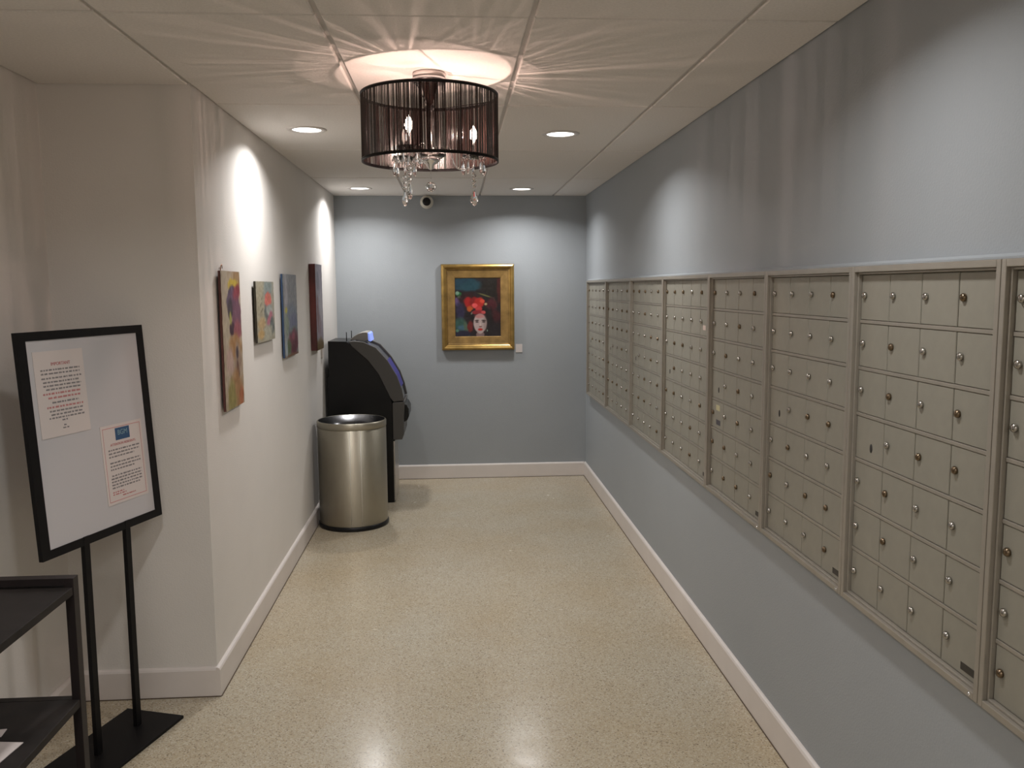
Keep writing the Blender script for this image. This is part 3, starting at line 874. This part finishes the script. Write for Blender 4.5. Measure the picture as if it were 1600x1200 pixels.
# local frame: X along the board, Y into the page, Z up; board leans by TL
ss = thing('sign_stand', 'black metal floor sign stand with a white board beside the dark rack', 'sign stand', (-0.2641, 3.0812, 0), UA)
TL = 0.0619
BZ = 0.7715
BW, BHH = 0.6064, 0.7378
bw = 0.036
bd_loc = (0, 0, BZ)
fr = MB()
fr.box(-BW / 2, -BW / 2 + bw, -0.008, 0.008, 0, BHH)
fr.box(BW / 2 - bw, BW / 2, -0.008, 0.008, 0, BHH)
fr.box(-BW / 2 + bw, BW / 2 - bw, -0.008, 0.008, 0, bw * 0.8)
fr.box(-BW / 2 + bw, BW / 2 - bw, -0.008, 0.008, BHH - bw * 0.8, BHH)
o = fr.build('poster_frame', M_blackm, ss, bd_loc); o.rotation_euler = (-TL, 0, 0)
o = MB().box(-BW / 2 + bw - 0.004, BW / 2 - bw + 0.004, -0.005, 0.006, bw * 0.8 - 0.004, BHH - bw * 0.8 + 0.004).build('white_panel', M_board, ss, bd_loc)
o.rotation_euler = (-TL, 0, 0)
for sx in (-0.105, 0.105):
    MB().box(sx - 0.0125, sx + 0.0125, -0.008, 0.008, 0.012, BZ + 0.03).build('pole', M_blackm, ss)
# floor plate: weighted base
MB().prism([(-0.27, -0.125), (0.27, -0.125), (0.27, 0.125), (-0.27, 0.125)][::1], 0.0, 0.012, 'Z').build('base_plate', M_blackm, ss, (-0.06, 0.0, 0), bevel=0.002)

# notices on the board (separate sheets)
def text_mesh(body, size, m, align='CENTER'):
    cu = bpy.data.curves.new('t', 'FONT'); cu.body = body; cu.size = size; cu.align_x = align; cu.align_y = 'CENTER'
    cu.extrude = 0.0002
    o = bpy.data.objects.new('t', cu); COL.objects.link(o)
    dg = bpy.context.evaluated_depsgraph_get(); dg.update()
    me = bpy.data.meshes.new_from_object(o.evaluated_get(dg))
    bpy.data.objects.remove(o)
    me.materials.clear(); me.materials.append(m)
    return me

def board_point(x, z, y=-0.0):
    """board-local point -> world"""
    v = Matrix.Rotation(-TL, 4, 'X') @ Vector((x, y, z))
    return Matrix.Translation((-0.2641, 3.0812, 0)) @ Matrix.Rotation(UA, 4, 'Z') @ (v + Vector(bd_loc))

def notice(label, cx, cz, Wd, Ht, rot=0.0):
    t = bpy.data.objects.new('notice', None); t.empty_display_size = 0.05; COL.objects.link(t)
    t.matrix_world = Matrix.Translation(board_point(cx, cz, -0.0062)) @ Matrix.Rotation(UA, 4, 'Z') @ Matrix.Rotation(-TL, 4, 'X') @ Matrix.Rotation(rot, 4, 'Y')
    tag(t, label, 'notice')
    MB().box(-Wd / 2, Wd / 2, -0.0006, 0.0008, -Ht / 2, Ht / 2).build('sheet', M_paper, t)
    return t

def dashes(t, rows, m, name):
    mb = MB(); r = random.Random(3)
    for (z, x0, x1, h) in rows:
        x = x0
        while x < x1:
            l_ = min(r.uniform(0.006, 0.02), x1 - x)
            # each word is a run of letter-sized strokes
            k = x
            while k < x + l_ - 0.0015:
                mb.box(k, k + 0.0015, -0.0010, -0.0006, z - h / 2, z + h / 2 * r.uniform(0.5, 1.0)); k += 0.0023
            x += l_ + 0.0035
    mb.build(name, m, t)['kind'] = 'stuff'

def txt(t, body, size, m, x, z, name):
    o = bpy.data.objects.new(name, text_mesh(body, size, m)); COL.objects.link(o); o.parent = t
    o.rotation_euler = (PI / 2, 0, 0); o.location = (x, -0.0011, z)
    return o

n1 = notice('plain white notice with red heading taped at the upper left of the sign board', -0.134, 0.530, 0.222, 0.284)
txt(n1, 'IMPORTANT', 0.0155, M_red, 0.005, 0.098, 'heading')
dashes(n1, [(0.080, -0.085, 0.09, .006), (0.068, -0.085, 0.09, .006), (0.053, -0.085, 0.095, .006), (0.040, -0.08, 0.08, .006),
            (0.028, -0.08, 0.09, .006), (0.016, -0.07, 0.085, .006),
            (-0.028, -0.05, 0.07, .0065), (-0.056, -0.065, 0.085, .006), (-0.068, -0.06, 0.08, .006), (-0.079, -0.07, 0.09, .006),
            (-0.089, -0.015, 0.01, .006), (-0.107, -0.01, 0.006, .005), (-0.116, -0.015, 0.012, .005)], M_ink, 'printed_text')

dashes(n1, [(0.002, -0.085, 0.085, .007), (-0.012, -0.065, 0.08, .007), (-0.043, -0.075, 0.09, .007)], M_rednote, 'red_printed_text')

n2 = notice('bordered white notice with a blue logo at the lower right of the sign board', 0.130, 0.244, 0.220, 0.286)
bdr = MB()
for (x0, x1, z0, z1) in ((-0.100, 0.100, 0.131, 0.133), (-0.100, 0.100, -0.133, -0.131), (-0.100, -0.0985, -0.131, 0.131), (0.0985, 0.100, -0.131, 0.131)):
    bdr.box(x0, x1, -0.0010, -0.0006, z0, z1)
bdr.build('border_line', M_rednote, n2)
MB().box(-0.036, 0.040, -0.0010, -0.0006, 0.084, 0.128).build('logo_block', M_bluelogo, n2)
txt(n2, 'BGM', 0.026, M_cyan, 0.002, 0.110, 'logo_letters').location.y = -0.0014
txt(n2, 'ATTENTION RESIDENTS', 0.0125, M_red, 0.0, 0.070, 'heading')
dashes(n2, [(0.052, -0.08, 0.088, .006), (0.040, -0.08, 0.085, .006), (0.028, -0.08, 0.055, .006), (0.006, -0.078, 0.085, .006), (-0.006, -0.078, 0.085, .006),
            (-0.018, -0.078, 0.05, .006), (-0.040, -0.075, 0.085, .006), (-0.051, -0.08, 0.085, .006), (-0.062, -0.08, 0.085, .006),
            (-0.073, -0.08, 0.085, .006), (-0.084, -0.08, 0.07, .006)], M_ink, 'printed_text')
dashes(n2, [(-0.100, -0.08, -0.02, .005), (-0.108, -0.08, -0.01, .005), (-0.118, -0.03, 0.04, .005)], M_rednote, 'small_print')

# ================================================================== rack
RX1 = -0.082; RYF = 2.42; RX0 = XA + 0.03; RY0 = 1.10
rk = thing('shelf_rack', 'dark wood and metal two-shelf rack standing at the left edge before the sign stand', 'rack', (RX0, RY0, 0))
ww = RX1 - RX0; dd = RYF - RY0
RT = 0.850
px_, py_ = 0.024, 0.032
for (x, y) in ((ww - px_, dd - py_), (0, dd - py_), (ww - px_, 0), (0, 0)):
    MB().box(x, x + px_, y, y + py_, 0, RT).build('post', M_rackm, rk, bevel=0.001)
for y in (0, dd - py_):
    MB().box(px_, ww - px_, y, y + py_, RT - 0.020, RT).build('end_bar', M_rackm, rk)
for nm, z in (('shelf', 0.825), ('shelf', 0.500), ('shelf', 0.14)):
    MB().box(0.0, ww - 0.002, py_ + 0.001, dd - py_ - 0.001, z - 0.022, z).build('shelf', M_wood, rk, bevel=0.0015)
    MB().box(px_ + 0.002, ww - px_ - 0.002, dd - py_ + 0.004, dd - 0.004, z - 0.022, z - 0.002).build('cross_bar', M_wood, rk)
# leaflets lying on it
def leaflet(label, x, y, z, rz, wd, ln, blue=True):
    t = thing('leaflet', label, 'leaflet', (x, y, z), rz)
    MB().box(-wd / 2, wd / 2, -ln / 2, ln / 2, 0.0, 0.0018).build('sheet', M_paper, t)
    if blue:
        MB().box(-wd / 2 + 0.01, wd / 2 - 0.01, -ln / 2 + 0.008, -ln / 2 + ln * 0.45, 0.0018, 0.0021).build('blue_panel', mat('navy_print', (0.03, 0.04, 0.16), 0.5), t)
        MB().box(-wd / 2 + 0.02, wd / 2 - 0.04, ln * 0.12, ln * 0.2, 0.0018, 0.0021).build('headline', mat('violet_print', (0.12, 0.06, 0.2), 0.5), t)
    return t
leaflet('white and navy leaflet lying on the middle shelf of the rack', -0.215, 2.09, 0.501, -0.12, 0.16, 0.15)
leaflet('pale leaflet on the rack top at the left edge of the photo', -0.345, 2.375, 0.826, 0.5, 0.10, 0.05, False)
leaflet('pale strip of a leaflet behind the navy one on the middle shelf', -0.275, 2.20, 0.501, 0.12, 0.15, 0.04, False)
